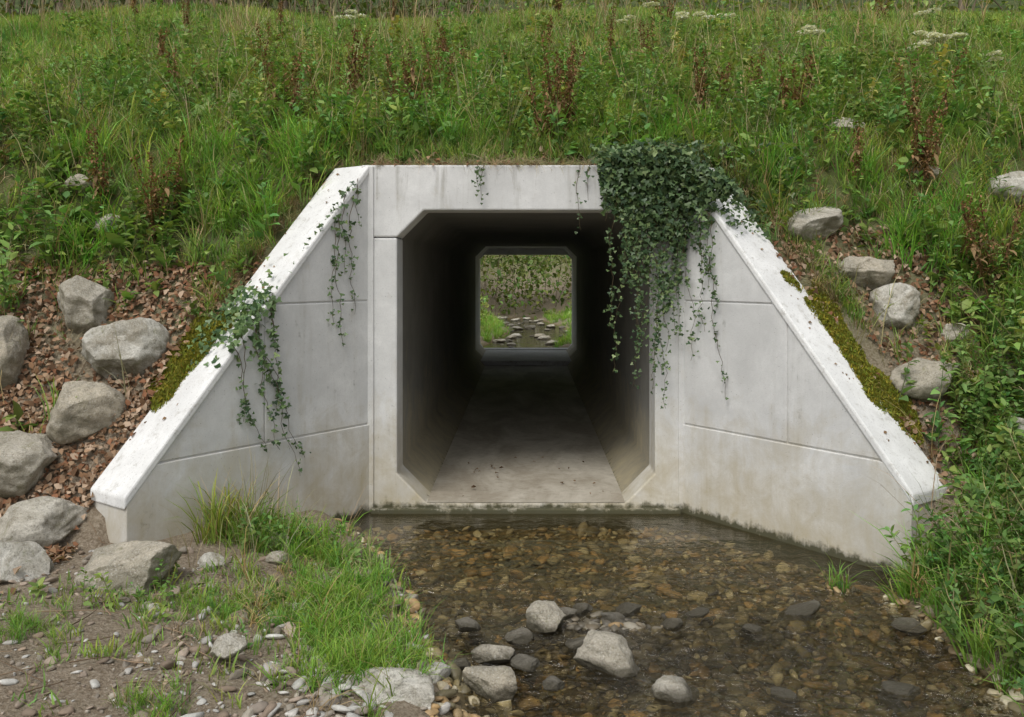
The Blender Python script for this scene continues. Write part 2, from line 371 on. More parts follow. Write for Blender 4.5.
for k,(x,y,w,d,h,z,wt) in enumerate(ST): boulder(x,y,w,d,h,300+k,.2,'stream_stone',M_wet if wt else None,z)
def ico(sub=2):
    bm=bmesh.new(); bmesh.ops.create_icosphere(bm,subdivisions=sub,radius=.5); bm.verts.ensure_lookup_table()
    v=np.array([q.co[:] for q in bm.verts]); f=np.array([[w.index for w in p.verts] for p in bm.faces]); bm.free(); return v,f
iv,if_=ico(2)
PT=[]
for k in range(12):
    v=iv.copy(); 
    for _ in range(10):
        n_=rng.normal(size=3); n_/=np.linalg.norm(n_); e=np.clip(v@n_-rng.uniform(.22,.40),0,None); v=v-n_*e[:,None]*.95
    PT.append((v*np.array([rng.uniform(.9,1.5),1,rng.uniform(.7,1.1)]),if_,np.ones((len(v),3))))
def pebbles(name,x,y,size,cols,mat,lift=.15,flat=.6):
    n=len(x); z=terrain(x,y); R=Rz(rng.uniform(0,6.28,n))@Rx(rng.normal(0,.35,n))@Ry(rng.normal(0,.3,n))
    S=np.stack([size*rng.uniform(.8,1.3,n),size*rng.uniform(.7,1.1,n),size*flat*rng.uniform(.7,1.2,n)],1)
    c=np.array(cols)[rng.integers(0,len(cols),n)]*rng.uniform(.7,1.25,(n,1))
    a=Acc(); inst(a,PT,np.stack([x,y,z+size*lift],1),R,S,c); return a.obj(name,mat,True)
n=6500; y=rng.uniform(-4.2,.0,n); xl,xr=stream_edges(y); x=xl-.1+(xr-xl+.1)*rng.random(n)
m=(np.abs(x)<1.1+.74*np.clip(-y,0,1.5))|(y<-1.5); x,y=x[m],y[m]
pebbles('stream_bed_gravel',x,y,np.clip(rng.lognormal(-3.25,.5,len(x)),.015,.12),[(.26,.21,.10),(.38,.27,.13),(.20,.17,.09),(.50,.43,.28),(.50,.33,.15),(.12,.11,.07),(.60,.54,.38)],M_pebw)
n=1700; x=rng.normal(.45,.5,n); y=-2.12+rng.normal(0,.16,n); pebbles('wet_stones',x,y,np.clip(rng.lognormal(-3.2,.5,n),.015,.09),[(.16,.14,.1),(.22,.18,.12),(.30,.27,.21),(.09,.08,.06)],M_pebw,.35)
n=8500; x=rng.uniform(-4.2,-.1,n); y=rng.uniform(-5,-1.55,n); xl,_=stream_edges(y); m=(x<xl+.05)&(wob(x,y,.8,9)+rng.normal(0,.4,n)>-.2); x,y=x[m],y[m]
pebbles('gravel',x,y,np.clip(rng.lognormal(-4.0,.7,len(x)),.006,.09),[(.48,.46,.42),(.38,.34,.28),(.58,.57,.53),(.30,.26,.21),(.42,.34,.27),(.34,.26,.19),(.26,.20,.15)],M_peb,.1)
n=300; x=rng.normal(-.72,.18,n)-.05; y=rng.uniform(-3.5,-2.6,n); pebbles('gravel',x,y,rng.uniform(.015,.075,n),[(.52,.50,.46),(.38,.34,.28),(.58,.57,.53),(.27,.23,.19)],M_peb,.2)
a=Acc()
for k in range(190):
    if k<110: x0,y0=rng.uniform(-3.4,-.5),rng.uniform(-3.8,-1.7)
    else: x0,y0=rng.uniform(-3.4,-2.3),rng.uniform(-1.5,-.2)
    az=rng.uniform(0,3.1); L=rng.uniform(.08,.35); u=np.linspace(-.5,.5,4); px=x0+L*np.cos(az)*u+rng.normal(0,.01,4); py=y0+L*np.sin(az)*u
    tube(a,np.stack([px,py,terrain(px,py)+.02],1),.0035,.0015,np.array([.25,.18,.12])*rng.uniform(.4,1.5),3)
a.obj('twigs',M_bark)
# ------------------------------------------------------------------ plant templates
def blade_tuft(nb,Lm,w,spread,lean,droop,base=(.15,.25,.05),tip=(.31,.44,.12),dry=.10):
    a=Acc()
    for _ in range(nb):
        az=rng.uniform(0,6.28); L=Lm*rng.uniform(.5,1.2); r=spread*math.sqrt(rng.random()); ba=rng.uniform(0,6.28)
        b=np.array([r*math.cos(ba),r*math.sin(ba),-.02]); d=np.array([math.cos(az),math.sin(az),0]); side=np.array([-d[1],d[0],0])
        tw=rng.uniform(-.6,.6); side=side*math.cos(tw)+d*math.sin(tw)
        ln=lean*rng.uniform(.3,1.5); dr=droop*rng.uniform(.3,1.3)
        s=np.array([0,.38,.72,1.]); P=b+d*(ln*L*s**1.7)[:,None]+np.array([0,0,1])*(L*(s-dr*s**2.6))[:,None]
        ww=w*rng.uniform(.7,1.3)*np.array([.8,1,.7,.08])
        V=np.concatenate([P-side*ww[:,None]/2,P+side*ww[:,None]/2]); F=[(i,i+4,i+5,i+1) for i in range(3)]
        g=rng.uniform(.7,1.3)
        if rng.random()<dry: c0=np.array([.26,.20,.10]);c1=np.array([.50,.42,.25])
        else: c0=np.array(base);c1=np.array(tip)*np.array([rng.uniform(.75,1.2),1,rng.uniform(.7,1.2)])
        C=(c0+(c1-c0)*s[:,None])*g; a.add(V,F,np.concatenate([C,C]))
    return a.get()
def leaf_geo(L,W,fold=.15,lobed=False):
    if lobed:
        V=np.array([(0,0,0),(.5*W,-.05*L,.03*L),(.58*W,.32*L,.06*L),(.25*W,.5*L,.02*L),(0,L,-.08*L),(-.25*W,.5*L,.02*L),(-.58*W,.32*L,.06*L),(-.5*W,-.05*L,.03*L),(0,.45*L,-.02*L)])
        F=np.array([(0,1,2,8),(8,2,3,4),(8,4,5,6),(0,8,6,7)]); return V,F
    V=np.array([(0,0,0),(.5*W,.35*L,fold*W),(0,.55*L,0),(-.5*W,.35*L,fold*W),(.3*W,.75*L,fold*W*.4),(0,L,-.12*L),(-.3*W,.75*L,fold*W*.4)])
    F=np.array([(0,1,4,2),(0,2,6,3),(2,4,5,6)]); return V,F
def weed(h,nl,L,W,col,stemcol=(.16,.19,.07)):
    a=Acc(); lean=rng.normal(0,.14,2)
    s=np.linspace(0,1,5); P=np.stack([lean[0]*h*s**1.6,lean[1]*h*s**1.6,h*s-.02],1); tube(a,P,.0035,.0015,stemcol,3)
    for k in range(nl):
        t=rng.uniform(.1,1)**.8; p=np.array([np.interp(t,s,P[:,i]) for i in range(3)]); az=k*2.4+rng.normal(0,.4); sc_=rng.uniform(.6,1.15)*(1.15-.5*t)
        V,F=leaf_geo(L*sc_,W*sc_); R=Rz(az)@Rx(rng.normal(.25,.4))@Ry(rng.normal(0,.3)); V=V+np.array([0,.01,0])
        c=np.array(col)*rng.uniform(.7,1.3)*np.array([rng.uniform(.85,1.25),1,1]); a.add(V@R.T+p,F,c)
    return a.get()
def dock(h):
    a=Acc()
    for b in range(rng.integers(2,5)):
        lx,ly=rng.normal(0,.16,2); s=np.linspace(0,1,6); hh=h*rng.uniform(.6,1); P=np.stack([lx*hh*s,ly*hh*s,hh*s-.02],1)+np.array([*rng.normal(0,.03,2),0])
        tube(a,P,.005,.0025,(.19,.115,.06),3)
        for k in range(80):
            t=rng.uniform(.3,1); p=np.array([np.interp(t,s,P[:,i]) for i in range(3)])+rng.normal(0,.012+.014*(1-t),3)
            V,F=leaf_geo(rng.uniform(.02,.045),rng.uniform(.012,.022)); R=Rz(rng.uniform(0,6.3))@Rx(rng.uniform(-1,1.2)); c=np.array([.23,.135,.07])*rng.uniform(.4,1.8); a.add(V@R.T+p,F,c)
        for k in range(9):
            t=rng.uniform(.05,.7); p=np.array([np.interp(t,s,P[:,i]) for i in range(3)]); V,F=leaf_geo(rng.uniform(.06,.14),.035); R=Rz(rng.uniform(0,6.3))@Rx(rng.uniform(-1.2,.3)); a.add(V@R.T+p,F,np.array([.25,.17,.09])*rng.uniform(.6,1.5))
    return a.get()
def umbel(h):
    a=Acc(); s=np.linspace(0,1,4); lx=rng.normal(0,.06); P=np.stack([lx*s*h,0*s,h*s-.02],1); tube(a,P,.004,.002,(.1,.15,.05),3)
    for hd in range(2):
        top=P[-1]+(np.array([rng.uniform(-.15,.15),rng.uniform(-.1,.1),rng.uniform(-.08,0)]) if hd else 0)
        if hd: tube(a,[P[2],top],.003,.002,(.1,.15,.05),3)
        for k in range(110):
            r=.09*math.sqrt(rng.random()); az=rng.uniform(0,6.3); p=top+np.array([r*math.cos(az),r*math.sin(az),.04-1.5*r*r+rng.normal(0,.006)])
            V=np.array([(-1,-1,0),(1,-1,0),(1,1,0),(-1,1,0)])*.011; R=Rz(rng.uniform(0,6))@Rx(rng.normal(0,.6)); a.add(V@R.T+p,[(0,1,2,3)],np.array([.85,.85,.8])*rng.uniform(.85,1))
            if k%10==0: tube(a,[top-np.array([0,0,.01]),p],.0012,.001,(.15,.2,.08),3)
    for k in range(6):
        t=rng.uniform(.1,.6); V,F=leaf_geo(.12,.035); R=Rz(rng.uniform(0,6.3))@Rx(.4); a.add(V@R.T+P[0]*(1-t)+P[-1]*t,F,np.array([.1,.16,.05]))
    return a.get()
T_long=[blade_tuft(18,.36,.0068,.05,.55,.38) for _ in range(7)]
T_med=[blade_tuft(14,.20,.0062,.05,.45,.25,dry=.12) for _ in range(7)]
T_short=[blade_tuft(12,.10,.008,.07,.5,.2,base=(.19,.30,.07),tip=(.35,.47,.15),dry=.06) for _ in range(5)]
T_lush=[blade_tuft(24,.22,.0055,.05,.6,.35,base=(.13,.26,.045),tip=(.29,.46,.10),dry=.05) for _ in range(6)]
T_straw=[blade_tuft(5,.65,.0045,.04,.45,.25,base=(.26,.20,.10),tip=(.52,.44,.28),dry=1) for _ in range(5)]
T_drygr=[blade_tuft(14,.28,.0055,.05,.8,.6,base=(.2,.16,.09),tip=(.42,.34,.20),dry=1) for _ in range(5)]
T_weed=[weed(rng.uniform(.25,.5),20,.08,.042,(.175,.30,.08)) for _ in range(8)]+[weed(rng.uniform(.12,.25),12,.11,.07,(.17,.30,.085)) for _ in range(4)]
T_tall=[weed(rng.uniform(.6,.95),44,.10,.042,(.19,.31,.09)) for _ in range(5)]+[weed(rng.uniform(.5,.8),34,.12,.065,(.28,.32,.10)) for _ in range(2)]
T_nettle=[weed(rng.uniform(.35,.65),32,.08,.045,(.15,.27,.075)) for _ in range(8)]
def place(x,y,dz=0): return np.stack([x,y,terrain(x,y)+dz],1)
def upR(n,t=.15): return Rz(rng.uniform(0,6.28,n))@Rx(rng.normal(0,t,n))
def tints(n,v=.25): 
    g=rng.uniform(1-v,1+v,(n,1)); return g*np.stack([rng.uniform(.8,1.2,n),np.ones(n),rng.uniform(.8,1.15,n)],1)
def patch(x,y,sc_=1.1,off=5):
    w=wob(x,y,sc_,off)[:,None]; return (1+.30*w)*np.concatenate([1+.22*w,np.ones_like(w),1+0*w],1)
def ok(x,y):
    ne,fa=basin_mask(x,y); ax=np.abs(x)
    wall=(y<.24)&(y>-1.7)&(ax<1.19+.743*(-y)+.50)
    return ~(ne|fa|wall|((ax<1.25)&(y<.33)))
def litter_zone(x,y):
    z=terrain(x,y)
    l=((x<-2.0)&(x>-3.6)&(y<-.15)&(z<1.7)); r=((x>1.9)&(x<2.85)&(y<-.05)&(z>.6)&(z<2.1))
    return l|r
def slopepts(n,x0,x1,y0,y1,thr=-9,off=3,sc_=1.2,keep_litter=.08):
    x=rng.uniform(x0,x1,n);y=rng.uniform(y0,y1,n)
    m=ok(x,y)&((wob(x,y,sc_,off)+rng.normal(0,.25,n))>thr)&((~litter_zone(x,y))|(rng.random(n)<keep_litter)); return x[m],y[m]
# ------------------------------------------------------------------ bank vegetation
a=Acc()
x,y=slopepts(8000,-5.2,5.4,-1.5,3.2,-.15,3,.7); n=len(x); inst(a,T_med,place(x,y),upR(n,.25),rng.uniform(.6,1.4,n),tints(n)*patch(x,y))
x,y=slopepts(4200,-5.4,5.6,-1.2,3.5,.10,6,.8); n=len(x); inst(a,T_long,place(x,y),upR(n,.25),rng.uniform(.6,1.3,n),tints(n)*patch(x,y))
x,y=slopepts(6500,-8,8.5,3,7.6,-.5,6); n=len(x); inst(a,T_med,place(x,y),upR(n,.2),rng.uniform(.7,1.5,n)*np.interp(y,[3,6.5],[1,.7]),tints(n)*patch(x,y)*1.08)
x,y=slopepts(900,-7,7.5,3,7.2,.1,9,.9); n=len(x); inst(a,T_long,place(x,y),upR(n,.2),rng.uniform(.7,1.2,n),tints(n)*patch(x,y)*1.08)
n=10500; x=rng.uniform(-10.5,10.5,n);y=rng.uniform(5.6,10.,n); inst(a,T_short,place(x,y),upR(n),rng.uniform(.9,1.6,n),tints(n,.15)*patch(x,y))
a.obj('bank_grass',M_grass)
a=Acc()
C=[(-1.75,.45),(-1.9,.6),(-1.6,.5),(2.9,.0),(3.1,-.1),(3.3,.1),(1.9,.4),(-2.3,.2),(-3.6,.6),(2.7,.5),(3.6,-.4),(-2.6,.5),(-.6,.6),(.3,.7),(1.2,.6),(-3.3,-.05),(-2.0,.1),(-.9,1.2),(2.6,1.5)]
for cx,cy in C:
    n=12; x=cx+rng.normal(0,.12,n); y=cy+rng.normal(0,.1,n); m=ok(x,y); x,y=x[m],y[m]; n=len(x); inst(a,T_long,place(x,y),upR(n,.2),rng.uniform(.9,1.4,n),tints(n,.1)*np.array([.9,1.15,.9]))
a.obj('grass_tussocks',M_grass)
a=Acc()
x,y=slopepts(3600,-5,5,-1.3,3.2,-.15,11,.8); n=len(x); inst(a,T_weed,place(x,y),upR(n,.25),rng.uniform(.6,1.5,n),tints(n))
x,y=slopepts(1500,-7,7,3,6.8,.0,11); n=len(x); inst(a,T_weed,place(x,y),upR(n,.25),rng.uniform(.6,1.3,n),tints(n)*1.08)
x,y=slopepts(420,-5,5.5,.5,5.2,.1,13,1.); n=len(x); inst(a,T_tall,place(x,y),upR(n,.15),rng.uniform(.55,1.05,n),tints(n))
for cx,cy,sx_,sy_,n in [(.6,1.2,.8,.4,26),(-1.1,1.6,.5,.4,16),(3.3,1.2,.5,.5,20),(2.0,1.3,.5,.4,12),(-3.4,.9,.6,.3,14),(3.7,.1,.3,.3,9)]:
    x=cx+rng.normal(0,sx_,n); y=cy+rng.normal(0,sy_,n); m=ok(x,y)&(y>.4-.5*(np.abs(x)>2.6)); x,y=x[m],y[m]; n=len(x); inst(a,T_tall,place(x,y),upR(n,.15),rng.uniform(.5,.9,n),tints(n))
a.obj('broadleaf_weeds',M_leaf)
a=Acc()
x,y=slopepts(1400,-5.5,5.5,-1.2,7,-.3,14,1.2,.4); n=len(x); inst(a,T_straw,place(x,y),upR(n,.3),rng.uniform(.6,1.3,n),tints(n,.2))
x,y=slopepts(500,-8,8,5.5,9.5,-.3,14,1.2,.4); n=len(x); inst(a,T_straw,place(x,y),upR(n,.2),rng.uniform(.7,1.4,n),tints(n,.2))
x,y=slopepts(2600,-5,5,-1.4,2.8,.05,17,.8,.3); n=len(x); inst(a,T_drygr,place(x,y),upR(n,.3),rng.uniform(.6,1.2,n),tints(n,.25))
n=260; x=rng.uniform(-1.5,1.5,n); y=rng.uniform(.28,.45,n); inst(a,T_drygr,np.stack([x,y,np.full(n,2.6)],1),upR(n,.4),rng.uniform(.3,.7,n),tints(n,.3)*.8)
n=110; x=rng.uniform(-1.2,.9,n); x=np.where(rng.random(n)<.5,x,rng.normal(-.2,.25,n)); y=rng.uniform(-.01,.14,n); inst(a,T_drygr,np.stack([x,y,np.full(n,2.615)],1),Rx(rng.uniform(.6,1.5,n))@Rz(rng.uniform(0,6.3,n)),rng.uniform(.2,.5,n),tints(n,.3)*.8)
n=200; t=rng.random(n)*.55; sd=rng.choice([-1,1],n); x=sd*(1.52+1.04*t+rng.uniform(0,.12,n)); y=.25-1.4*t+rng.uniform(0,.1,n); inst(a,T_drygr,place(x,y),upR(n,.4),rng.uniform(.4,.9,n),tints(n,.3)*.8)
a.obj('dry_grass',M_dry)
a=Acc()
n=420; x=rng.uniform(-1.5,1.6,n); y=rng.uniform(.33,.6,n); inst(a,T_med,place(x,y),upR(n,.3),rng.uniform(.5,1.1,n),tints(n))
n=260; t=rng.random(n)*.6; sd=rng.choice([-1,1],n); x=sd*(1.6+1.04*t+rng.uniform(0,.2,n)); y=.25-1.4*t+rng.uniform(0,.1,n); inst(a,T_med,place(x,y),upR(n,.3),rng.uniform(.5,1.,n),tints(n))
a.obj('wall_top_grass',M_grass)
SK=[(-2.1,1.3),(-2.2,1.5),(-1.77,2.0),(-1.7,1.9),(-1.06,1.45),(-1.0,1.5),(-.92,3.4),(.19,.5),(.25,.6),(.12,.62),(.48,2.0),(1.59,1.45),(1.65,1.6),(2.3,1.3),(2.24,2.0),(-2.8,0.05),(3.1,.3),(3.15,.4),(3.3,-.37),(-.28,2.9),(-2.8,2.9),
    (2.9,2.2),(.9,3.2),(3.9,2.5),(-3.5,2.2),(-4.2,3.5),(.2,3.9),(1.5,4.2),(3.3,.9),(-.9,2.3),(2.6,.35),(3.2,-.2),(-3.3,.2),(2.36,1.35),(-1.95,1.4),(-1.12,1.6),(.4,1.9),(1.9,1.7),(-.8,3.3),(3.4,-.3),(.3,.75),(-2.75,.15),
    (-5,6.5),(-3.8,7.2),(-2.0,7.0),(.5,7.2),(2.2,7.4),(4.4,6.8),(-6.2,7.5),(5.6,7.3)]
for k,(x,y) in enumerate(SK):
    V,F,C=dock(.85*rng.uniform(.75,1.15)); set_mesh('dead_dock_stalk',V+np.array([x,y,float(terrain(x,y))]),F,C,M_dry)
for (x,y,h) in [(-2.8,6.6,.30),(-2.65,6.8,.36),(1.5,6.3,.28),(1.9,6.3,.46),(3.0,6.5,.32),(2.1,5.3,.5),(5.6,5.4,.6),(3.4,4.3,.4),(3.55,4.4,.45),(4.6,3.4,.45),(4.75,3.5,.4),(4.4,3.2,.4),(4.9,2.6,.4),(4.5,3.6,.45),(4.85,3.3,.45),(2.45,5.9,.4),(5.2,4.8,.5)]:
    V,F,C=umbel(h); set_mesh('white_umbel_flower',V+np.array([x,y,float(terrain(x,y))]),F,C,M_leaf)
# ------------------------------------------------------------------ leaf litter
LF=[]
for _ in range(6):
    V,F=leaf_geo(.055,.036,rng.uniform(-.6,.8)); LF.append((V+rng.normal(0,.003,V.shape),F,np.ones((len(V),3))))
a=Acc()
MP=np.array([(-2.26,-.74),(-2.3,-.84),(-2.2,-.6),(2.14,-.45),(2.24,-.6),(2.32,-.72),(2.42,-.88)])
def litter(x,y,size=(.6,1.25),tilt=.55,lift=.012):
    dd=np.min(np.hypot(x[:,None]-MP[None,:,0],y[:,None]-MP[None,:,1]),1); m=dd>.10; x,y=x[m],y[m]
    n=len(x); c=np.array([(.26,.155,.09),(.38,.25,.16),(.15,.09,.055),(.48,.36,.26),(.28,.14,.08),(.33,.23,.15)])[rng.integers(0,6,n)]*rng.uniform(.6,1.2,(n,1))
    e=.02; gx=(terrain(x+e,y)-terrain(x-e,y))/(2*e); gy=(terrain(x,y+e)-terrain(x,y-e))/(2*e)
    N_=np.stack([-gx,-gy,np.ones(n)],1); N_/=np.linalg.norm(N_,axis=1)[:,None]
    U=np.cross(N_,np.array([.3,.9,.1])); U/=np.linalg.norm(U,axis=1)[:,None]; W=np.cross(N_,U); B=np.stack([U,W,N_],2)
    inst(a,LF,place(x,y,lift)+N_*rng.uniform(0,.03,(n,1)),B@Rz(rng.uniform(0,6.3,n))@Rx(rng.normal(0,tilt,n)),rng.uniform(*size,n),c)
def inzone(n,x0,x1,y0,y1,f=lambda x,y:True):
    x=rng.uniform(x0,x1,n);y=rng.uniform(y0,y1,n); m=(basin_mask(x,y)[0]==False)&f(x,y)&(~((y<.24)&(y>-1.6)&(np.abs(x)<1.19-.743*y+.42))); return x[m],y[m]
litter(*inzone(11500,-3.9,-1.9,-1.85,.1,lambda x,y:(terrain(x,y)<1.85)&(wob(x,y,.5,4)+rng.normal(0,.3,len(x))>-.55)),size=(.45,1.15))
litter(*inzone(3000,1.8,3.2,-1.3,.1,lambda x,y:terrain(x,y)<2.2),size=(.45,1.1))
litter(*inzone(1500,-4,-1.2,-4.5,-1.7),size=(.35,1.))
x=rng.uniform(-1.9,1.9,500); y=rng.uniform(.33,.8,500); litter(x,y)
x=rng.uniform(-4.5,4.5,1200); y=rng.uniform(.6,3,1200); litter(x,y)
n=320; x=rng.uniform(-1.2,1.2,n); y=rng.uniform(.0,.3,n); 
inst(a,LF,np.stack([x,y,np.full(n,2.622)],1),upR(n,.5),rng.uniform(.5,.9,n),np.array([.25,.15,.09])*rng.uniform(.5,1.3,(n,1)))
n=26; x=rng.uniform(-.7,.7,n); y=rng.uniform(.05,1.6,n); inst(a,LF,np.stack([x,y,np.full(n,.082)],1),upR(n,.15),rng.uniform(.3,.8,n),np.array([.2,.13,.08])*rng.uniform(.5,1.3,(n,1)))
def coping_pt(side,t,nn):
    tm=1.1 if side<0 else 1.05
    return side*(1.19+1.04*t+.803*nn), -1.4*t+.596*nn, H-(H-.5)/tm*t
P_=[]
for _ in range(60):
    sd_=rng.choice([-1,1]); x_,y_,z_=coping_pt(sd_,rng.uniform(0,1),rng.uniform(.1,.36)); P_.append((x_,y_,z_+.012))
inst(a,LF,np.array(P_),Rx(np.full(60,.7))@Rz(rng.uniform(0,6.3,60)),rng.uniform(.3,.6,60),np.array([.25,.16,.09])*rng.uniform(.5,1.3,(60,1)))
a.obj('leaf_litter',M_dry)
# ------------------------------------------------------------------ moss cushions
T_moss=[blade_tuft(10,.022,.005,.014,.6,.1,base=(.13,.135,.022),tip=(.30,.28,.05),dry=0) for _ in range(4)]
def moss(side,t0,t1,n0,n1,n,seed,thr=.22):
    a=Acc(); t=rng.uniform(t0,t1,n); nn=rng.uniform(n0,n1,n); tt=(t-t0)/(t1-t0); mid=(n0+n1)/2; hw=(n1-n0)/2
    edge=1-np.abs(nn-mid)/hw; body=np.clip(np.minimum(tt,1-tt)*5,0,1)*edge+.5*wob(t*3,nn*3,.35,seed)
    m=body>thr; t,nn,body=t[m],nn[m],body[m]
    x,y,zc=coping_pt(side,t,nn); z=np.where(nn<.37,zc,np.maximum(terrain(x,y),zc-.25*(nn-.37)-.02)); z=z+.05*np.clip(body-thr,0,.8)+.012*wob(x,y,.06,2)
    n=len(x)
    V,F=leaf_geo(.05,.05,0); inst(a,[(V-np.array([0,.025,0]),F,np.ones((7,3)))],np.stack([x,y,z],1)[::2],(Rx(np.full(n,.6))@Rz(rng.uniform(0,6.3,n)))[::2],rng.uniform(.6,1.1,(n+1)//2),(np.array([.11,.11,.022])*rng.uniform(.7,1.4,((n+1)//2,1))))
    inst(a,T_moss,np.stack([x,y,z],1),upR(n,.5),rng.uniform(.8,1.6,n),tints(n,.35)); a.obj('moss_patch',M_dry)
moss(-1,.56,.90,.16,.60,9000,3)
moss(1,.40,.94,.20,.54,9500,6,.26)
# ------------------------------------------------------------------ foreground grass patch (left of the stream)
a=Acc()
def clump(T,cx,cy,sx_,sy_,n,s0,s1,t=1.):
    x=cx+rng.normal(0,sx_,n); y=cy+rng.normal(0,sy_,n); m=(terrain(x,y)>.0)&((np.abs(x)<1.05-.743*y)|(y<-1.8)); x,y=x[m],y[m]; n=len(x)
    inst(a,T,place(x,y),upR(n,.25),rng.uniform(s0,s1,n),tints(n,.25)*t)
clump(T_lush,-1.6,-1.2,.18,.12,60,.6,1.2); clump(T_lush,-1.3,-1.45,.18,.13,55,.5,1.)
clump(T_lush,-.92,-2.15,.13,.22,105,.5,1.0); clump(T_lush,-.72,-2.80,.14,.2,105,.5,.95); clump(T_lush,-1.15,-2.2,.2,.2,50,.4,.8); clump(T_lush,-1.6,-2.3,.25,.12,40,.3,.6)
clump(T_short,-1.3,-2.2,.4,.4,240,.5,1.1); clump(T_lush,-1.45,-3.35,.1,.06,16,.4,.6); clump(T_lush,-2.2,-2.75,.12,.1,24,.35,.6); clump(T_short,-2.3,-2.9,.5,.4,60,.5,1.)
clump(T_long,-1.75,-1.25,.12,.08,14,.8,1.3,np.array([1.1,1.0,.9]))
clump(T_lush,1.86,-1.60,.13,.06,80,.8,1.3); clump(T_lush,2.15,-1.75,.12,.15,50,.7,1.1); clump(T_long,1.9,-1.62,.12,.04,24,.6,.95)
a.obj('stream_edge_grass',M_grass)
a=Acc(); clump(T_straw,-1.5,-1.5,.4,.3,26,.4,.8); clump(T_drygr,-1.2,-2.2,.35,.5,50,.4,.8); clump(T_straw,-1.75,-1.25,.1,.08,10,.7,1.); a.obj('stream_edge_straw',M_dry)
a=Acc(); clump(T_weed,-1.5,-1.35,.14,.1,16,.5,.8,.9); clump(T_weed,-1.9,-2.2,.3,.2,14,.4,.7); clump(T_weed,-1.2,-1.4,.15,.1,8,.5,.8); clump(T_weed,-1.0,-2.1,.2,.3,14,.3,.5); clump(T_weed,2.15,-1.62,.10,.05,9,.9,1.2,1.1); a.obj('stream_edge_weeds',M_leaf)
# ------------------------------------------------------------------ right bank undergrowth
a=Acc()
n=1350; x=rng.uniform(2.0,4.2,n); y=rng.uniform(-3.4,-.9,n); m=(x>2.72)|((y<-1.78)&(x>2.08+.15*wob(x,y,.6,3))); x,y=x[m],y[m]; n=len(x)
inst(a,T_nettle,place(x,y),upR(n,.45),rng.uniform(.5,1.1,n)*np.interp(x,[2.0,2.5],[.75,1.05]),tints(n,.3))
n=60; x=rng.uniform(2.6,4.2,n); y=rng.uniform(-1.6,-.2,n); m=(x>2.75); x,y=x[m],y[m]; n=len(x); inst(a,T_tall,place(x,y),upR(n,.25),rng.uniform(.5,.9,n),tints(n,.2))
a.obj('nettle_undergrowth',M_leaf)
a=Acc(); n=420; x=rng.uniform(2.05,3.6,n); y=rng.uniform(-3.6,-1.2,n); m=(x>2.70)|(y<-1.75); x,y=x[m],y[m]; n=len(x)
inst(a,T_long,place(x,y),upR(n,.5),rng.uniform(.7,1.3,n),tints(n,.2)*np.array([.9,1.05,.9]))
a.obj('right_bank_grass',M_grass)
a=Acc(); n=60; x=rng.uniform(2.1,3.1,n); y=rng.uniform(-2.9,-1.75,n); inst(a,T_drygr,place(x,y,.05),upR(n,.5),rng.uniform(.8,1.6,n),tints(n,.2))
n=50; x=rng.uniform(2.3,3.3,n); y=rng.uniform(-2.6,-1.7,n); inst(a,T_straw,place(x,y,.05),upR(n,.6),rng.uniform(.6,1.3,n),tints(n,.2)); a.obj('right_bank_straw',M_dry)
# ------------------------------------------------------------------ ivy
IVT=[]
for k in range(6):
    V,F=leaf_geo(1.,1.0,.1,True); V=V+rng.normal(0,.03,V.shape); c=np.tile(np.array([1.,1.,1.]),(len(V),1)); c[8]*=.75; c[0]*=.8; IVT.append((V,F,c))
def face_R(n,az,spread=.5,down=1.0):
    out=np.stack([np.cos(az),np.sin(az),np.full(n,.35)],1)+rng.normal(0,spread,(n,3)); out/=np.linalg.norm(out,axis=1)[:,None]
    dn=np.tile(np.array([0,0,-1.]),(n,1))+rng.normal(0,.6,(n,3)); dn-=out*(dn*out).sum(1)[:,None]; dn/=np.linalg.norm(dn,axis=1)[:,None]
    xx=np.cross(dn,out); return np.stack([xx,dn,out],2)
def ivy_cols(n,dark=1.): 
    b=np.array([(.075,.13,.05),(.095,.155,.06),(.13,.20,.075),(.045,.09,.038),(.21,.28,.11)])[rng.choice(5,n,p=[.28,.27,.2,.17,.08])]; return b*rng.uniform(.7,1.25,(n,1))*dark
def wing_y(x): return np.where(np.abs(x)>1.19,-(np.abs(x)-1.19)*1.346,0.)
def wing_top(x,tm): return np.where(np.abs(x)>1.19,H-(H-.5)/tm*(np.abs(x)-1.19)/1.04,H)
class Ivy:
    def __init__(s): s.L=Acc(); s.S=Acc()
    def strand(s,x,ztop,length,az=-math.pi/2,wig=.03,leaf=(.018,.038),dens=.02,off=.05,drift=0):
        n=max(5,int(length/.05)); u=np.linspace(0,1,n); px=x+drift*u+np.cumsum(rng.normal(0,wig*.35,n)); pz=ztop-length*u
        py=wing_y(px)-off*np.clip(u*6,.3,1)-.012-np.abs(np.cumsum(rng.normal(0,.006,n)))*.6
        P=np.stack([px,py,pz],1); tube(s.S,P,.003,.0015,(.09,.07,.04),3)
        m=max(3,int(length/dens)); t=np.sort(rng.random(m)); Q=np.stack([np.interp(t,u,P[:,i]) for i in range(3)],1)+rng.normal(0,.018,(m,3)); Q[:,1]-=.008
        sz=rng.uniform(*leaf,m)*(1.15-.45*t); inst(s.L,IVT,Q,face_R(m,np.full(m,az),.5),sz,ivy_cols(m,1.1))
    def mass(s,P,az,size=(.03,.05),spread=.5,dark=1.):
        n=len(P); inst(s.L,IVT,P,face_R(n,np.full(n,az) if np.isscalar(az) else az,spread),rng.uniform(*size,n),ivy_cols(n,dark))
    def done(s):
        o=s.L.obj('ivy_plant',M_ivy); s.S.obj('stems',M_bark,False,o)
I=Ivy()
n=8000; x=rng.uniform(.55,1.5,n); u=rng.random(n)
